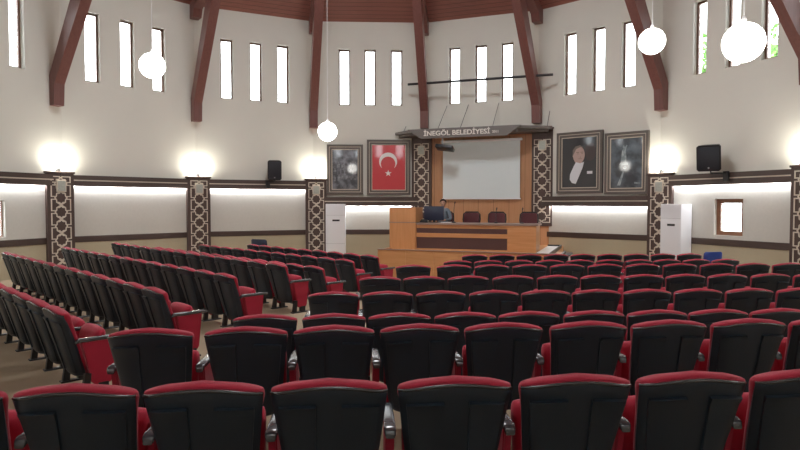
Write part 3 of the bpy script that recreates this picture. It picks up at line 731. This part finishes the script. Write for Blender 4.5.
# ------------------------------------------------------------------ tip-up auditorium seats
def sup(c, e): return math.copysign(abs(c)**e, c)
def shell_y(z): return -.262 + (.765-z)/.605*.177            # centre line of the leaning back
def half_w(z): return .195 + .077*max(0, min(1, (z-.16)/.605))**.75
def back_ring(z, a, b, yo, arch, curve, n=32, ex=.28):
    out = []
    for i in range(n):
        q = 2*PI*i/n; x = a*sup(math.cos(q), ex); y = b*sup(math.sin(q), .75)
        u = x/a
        out.append((x, shell_y(z)+yo+y+curve*u*u, z - arch*u*u))
    return out
def make_seat():
    root = thing('auditorium_seat', 'x', 'seat', (0, 0, 0))
    arch = lambda z: .036*max(0, (z-.45)/.315)
    def wrap(u): return .012*u*u + .055*abs(u)**7            # the shell folds forward round its side edges
    bm = bmn()
    rings = []
    for z, k, kb in ((.15, .86, .6), (.165, .97, 1), (.25, 1, 1), (.40, 1, 1), (.55, 1, 1), (.66, 1, 1), (.73, 1, 1), (.772, 1.0, 1), (.780, .99, .7)):
        a = half_w(z)*k; us = [-1+2*i/20 for i in range(21)]; us = [math.copysign(abs(u)**.7, u) for u in us]
        out = [(a*u, shell_y(z)-.012*kb+wrap(u), z-arch(z)*u*u) for u in us]; inn = [(a*u*.965, shell_y(z)+.012*kb+wrap(u), z-arch(z)*u*u) for u in us]
        rings.append(out+inn[::-1])
    loft(bm, rings); sh = obj('back_shell', bm, 'shell', root, smooth=45)
    bm = bmn(); a = half_w(.765); tube(bm, [(a*u*.985, shell_y(.78)-.006+wrap(u), .781-arch(.765)*u*u) for u in [-1+i/10 for i in range(21)]], .009, 8)
    obj('shell_rim', bm, 'rim', sh, smooth=60)
    for s in (-1, 1):                                          # the two raised pads of the shell
        bm = bmn(); rows_o = []; rows_i = []
        for z in (.19, .30, .42, .54, 0.65, .692, .699):
            ro, ri = [], []
            for j in range(7):
                a = half_w(z); x0, x1 = .060+.02*(1-(z-.19)/.5), a-.030; x = s*(x0+(x1-x0)*j/6); u = x/a
                zz = z - arch(z)*u*u + .010*(j/6)*(z > .6); yy = shell_y(z)-.012+wrap(u); k = .004 if z > .695 else .024 if z > .66 else .014
                ro.append((x, yy-k, zz)); ri.append((x, yy+.004, zz))
            rows_o.append(ro); rows_i.append(ri)
        loft(bm, [ro+ri[::-1] for ro, ri in zip(rows_o, rows_i)])
        obj('shell_pad', bm, 'shell', sh, smooth=30)
    bm = bmn()
    prof = ((.20, .90, .02), (.215, .95, .032), (.30, .97, .042), (.45, .97, .044), (.60, .97, .044), (.70, .985, .046), (.765, 1.01, .052), (.788, 1.01, .050), (.803, .995, .038), (.811, .95, .018))
    loft(bm, [back_ring(z, half_w(min(z, .765))*k, b, .054, .036*max(0, (z-.45)/.315), .028) for z, k, b in prof])
    obj('back_cushion', bm, 'red', root, smooth=60)
    bm = bmn(); rings = []
    for z, k, b in ((.15, .92, .03), (.165, .98, .05), (.25, 1, .06), (.40, 1, .065), (.50, 1, .065), (.55, .985, .055), (.575, .95, .035), (.583, .88, .015)):
        yc = .045+(z-.15)*.19
        rings.append([(.235*k*sup(math.cos(q), .3), yc+b*sup(math.sin(q), .8), z-.012*(sup(math.cos(q), .3))**2*(z > .5)) for q in [2*PI*i/28 for i in range(28)]])
    loft(bm, rings); obj('seat', bm, 'red', root, smooth=60)
    def arm_set(x):
        bm = bmn(); prism(bm, [(-.075, .495), (.225, .50), (.185, .12), (.165, .085), (.03, .085), (.0, .12)], x-.022, x+.022, 'X')
        es = [e for e in bm.edges if abs(e.verts[0].co.x-e.verts[1].co.x) < 1e-5]
        bmesh.ops.bevel(bm, geom=es, offset=.008, segments=2, affect='EDGES'); obj('side_panel', bm, 'red', root)
        bm = bmn(); rings = []
        for y, z, w, h in ((-.125, .490, .022, .010), (-.115, .505, .028, .016), (-.09, .512, .030, .018), (.05, .512, .030, .018), (.20, .512, .029, .018), (.27, .511, .026, .016), (.285, .508, .018, .010)):
            rings.append([(x+w*sup(math.cos(q), .45), y, z+h*sup(math.sin(q), .45)) for q in [2*PI*i/24 for i in range(24)]])
        loft(bm, rings); obj('armrest', bm, 'arm', root, smooth=50)
        bm = bmn(); bx(bm, x-.028, x+.028, .06, .15, .0, .10, .004, 1); bx(bm, x-.036, x+.036, -.10, .20, 0, .018, .004, 1)
        prism(bm, [(-.08, .018), (-.02, .018), (.0, .20), (-.055, .20)], x-.024, x+.024, 'X'); obj('pedestal', bm, 'black', root)
    arm_set(.292)
    right = list(root.children)
    arm_set(-.292)
    extra = [c for c in root.children if c not in right]
    return root, extra
proto, extra = make_seat()
protokids = [(c, list(c.children), c in extra) for c in proto.children]
used = [False]
def put_seat(x, y, rz, label, group, left_arm):
    z = floor_z(x, y)
    if not used[0]:
        used[0] = True; r = proto
    else:
        r = proto.copy(); COL.objects.link(r)
        for c, gs, ex in protokids:
            if ex and not left_arm: continue
            d = c.copy(); COL.objects.link(d); d.parent = r
            for g in gs:
                h_ = g.copy(); COL.objects.link(h_); h_.parent = d
    r.location = (x, y, z); r.rotation_euler = (0, 0, rz); r['label'] = label; r['group'] = group
    return r
ORD = ['first', 'second', 'third', 'fourth', 'fifth', 'sixth', 'seventh', 'eighth', 'ninth', 'tenth', 'eleventh', 'twelfth', 'thirteenth', 'fourteenth']
# straight rows of the middle block: left and right ends of the line of the back tops, positions of the seats
ROWS = [
 ((-1.48, 2.65), (1.41, 2.85), [-2.07, -1.485, -.908, -.33, .265, .855, 1.44, 2.03]),
 ((-1.62, 3.87), (2.51, 4.20), [-1.65, -1.03, -.445, .14, .725, 1.33, 1.92, 2.515, 3.11]),
 ((-.57, 5.08), (3.46, 5.34), [-1.16, -.57, 0, .58, 1.15, 1.74, 2.32, 2.89, 3.47, 4.06]),
 ((-.74, 6.36), (3.97, 6.64), [-.72, -.13, .45, 1.04, 1.62, 2.19, 2.77, 3.36, 3.96, 4.56]),
 ((-.26, 7.72), (5.08, 8.05), [-.26, .32, .91, 1.51, 2.11, 2.70, 3.29, 3.88, 4.47, 5.08, 5.69]),
 ((.20, 9.19), (5.69, 9.48), [.21, .85, 1.45, 2.05, 2.65, 3.26, 3.87, 4.48, 5.09, 5.69, 6.29, 6.89]),
 ((1.11, 11.29), (6.41, 11.60), [1.11, 1.70, 2.30, 2.90, 3.49, 4.08, 4.66, 5.23, 5.82, 6.41]),
 ((1.60, 12.62), (6.33, 12.90), [1.60, 2.19, 2.78, 3.37, 3.96, 4.55, 5.14, 5.74, 6.33]),
]
RN = ['nearest', 'second nearest', 'third nearest', 'fourth nearest', 'fifth nearest', 'sixth nearest', 'second farthest', 'farthest']
for i, (A, B, xs) in enumerate(ROWS):
    sl = (B[1]-A[1])/(B[0]-A[0]); yaw = math.atan(sl)
    for j, x in enumerate(xs):
        y = A[1]+(x-A[0])*sl
        x_, y_ = x - .24*math.sin(yaw), y + .24*math.cos(yaw)
        put_seat(x_, y_, yaw, 'red and black tip-up seat, %s from the left in the %s straight row' % (ORD[j], RN[i]), 'tip-up seats in the %s straight row' % RN[i], j == 0)
# angled rows of the left block, from the aisle outwards
LEFT = [(-3.42, 5.65, 6), (-3.03, 6.91, 13), (-2.63, 8.28, 13), (-2.23, 9.74, 13), (-1.74, 10.52, 12), (-1.32, 11.81, 11), (-.88, 12.77, 9)]
for i, (x, y, n) in enumerate(LEFT):
    for j in range(n):
        q = math.sqrt(.5); cx = x + .272*q + .24*q - j*.58*q; cy = y - .272*q + .24*q + j*.58*q
        put_seat(cx, cy, -PI/4, 'red and black tip-up seat, %s from the aisle in the %s angled left row' % (ORD[j], ('nearest', 'second', 'third', 'fourth', 'fifth', 'sixth', 'farthest')[i]),
                 'tip-up seats in the %s angled left row' % ('nearest', 'second', 'third', 'fourth', 'fifth', 'sixth', 'farthest')[i], j == n-1)

# ------------------------------------------------------------------ trees outside the right windows
def tree(x, y, h, r, label):
    t = thing('leafy_tree', label, 'tree', (x, y, -.3), 0)
    bm = bmn(); tube(bm, [(0, 0, 0), (.05, 0, h*.3), (0, .05, h*.6), (0, 0, h*.85)], [.16, .13, .09, .03], 8); obj('trunk', bm, 'bark', t)
    bm = bmn(); rn = random.Random(int(x*10))
    for i in range(2200):
        q = rn.uniform(0, 2*PI); c = rn.uniform(-1, 1); d = rn.random()**.4; sx = math.sqrt(1-c*c)
        p = Vector((r*d*sx*math.cos(q), r*d*sx*math.sin(q), h*.66+h*.34*d*c))
        n1 = Vector((rn.uniform(-1, 1), rn.uniform(-1, 1), rn.uniform(-1, 1))).normalized(); u = n1.orthogonal().normalized(); w_ = n1.cross(u); k = rn.uniform(.07, .13)
        bm.faces.new([bm.verts.new(p+u*k), bm.verts.new(p+w_*k*.6), bm.verts.new(p-u*k), bm.verts.new(p-w_*k*.6)])
    obj('foliage', bm, 'leaf', t, smooth=0)
tree(10.9, 21.5, 8.2, 1.0, 'green leafy tree seen through the first tall window on the right')
tree(11.4, 18.3, 7.5, 1.1, 'green leafy tree seen through the tall window at the right edge')
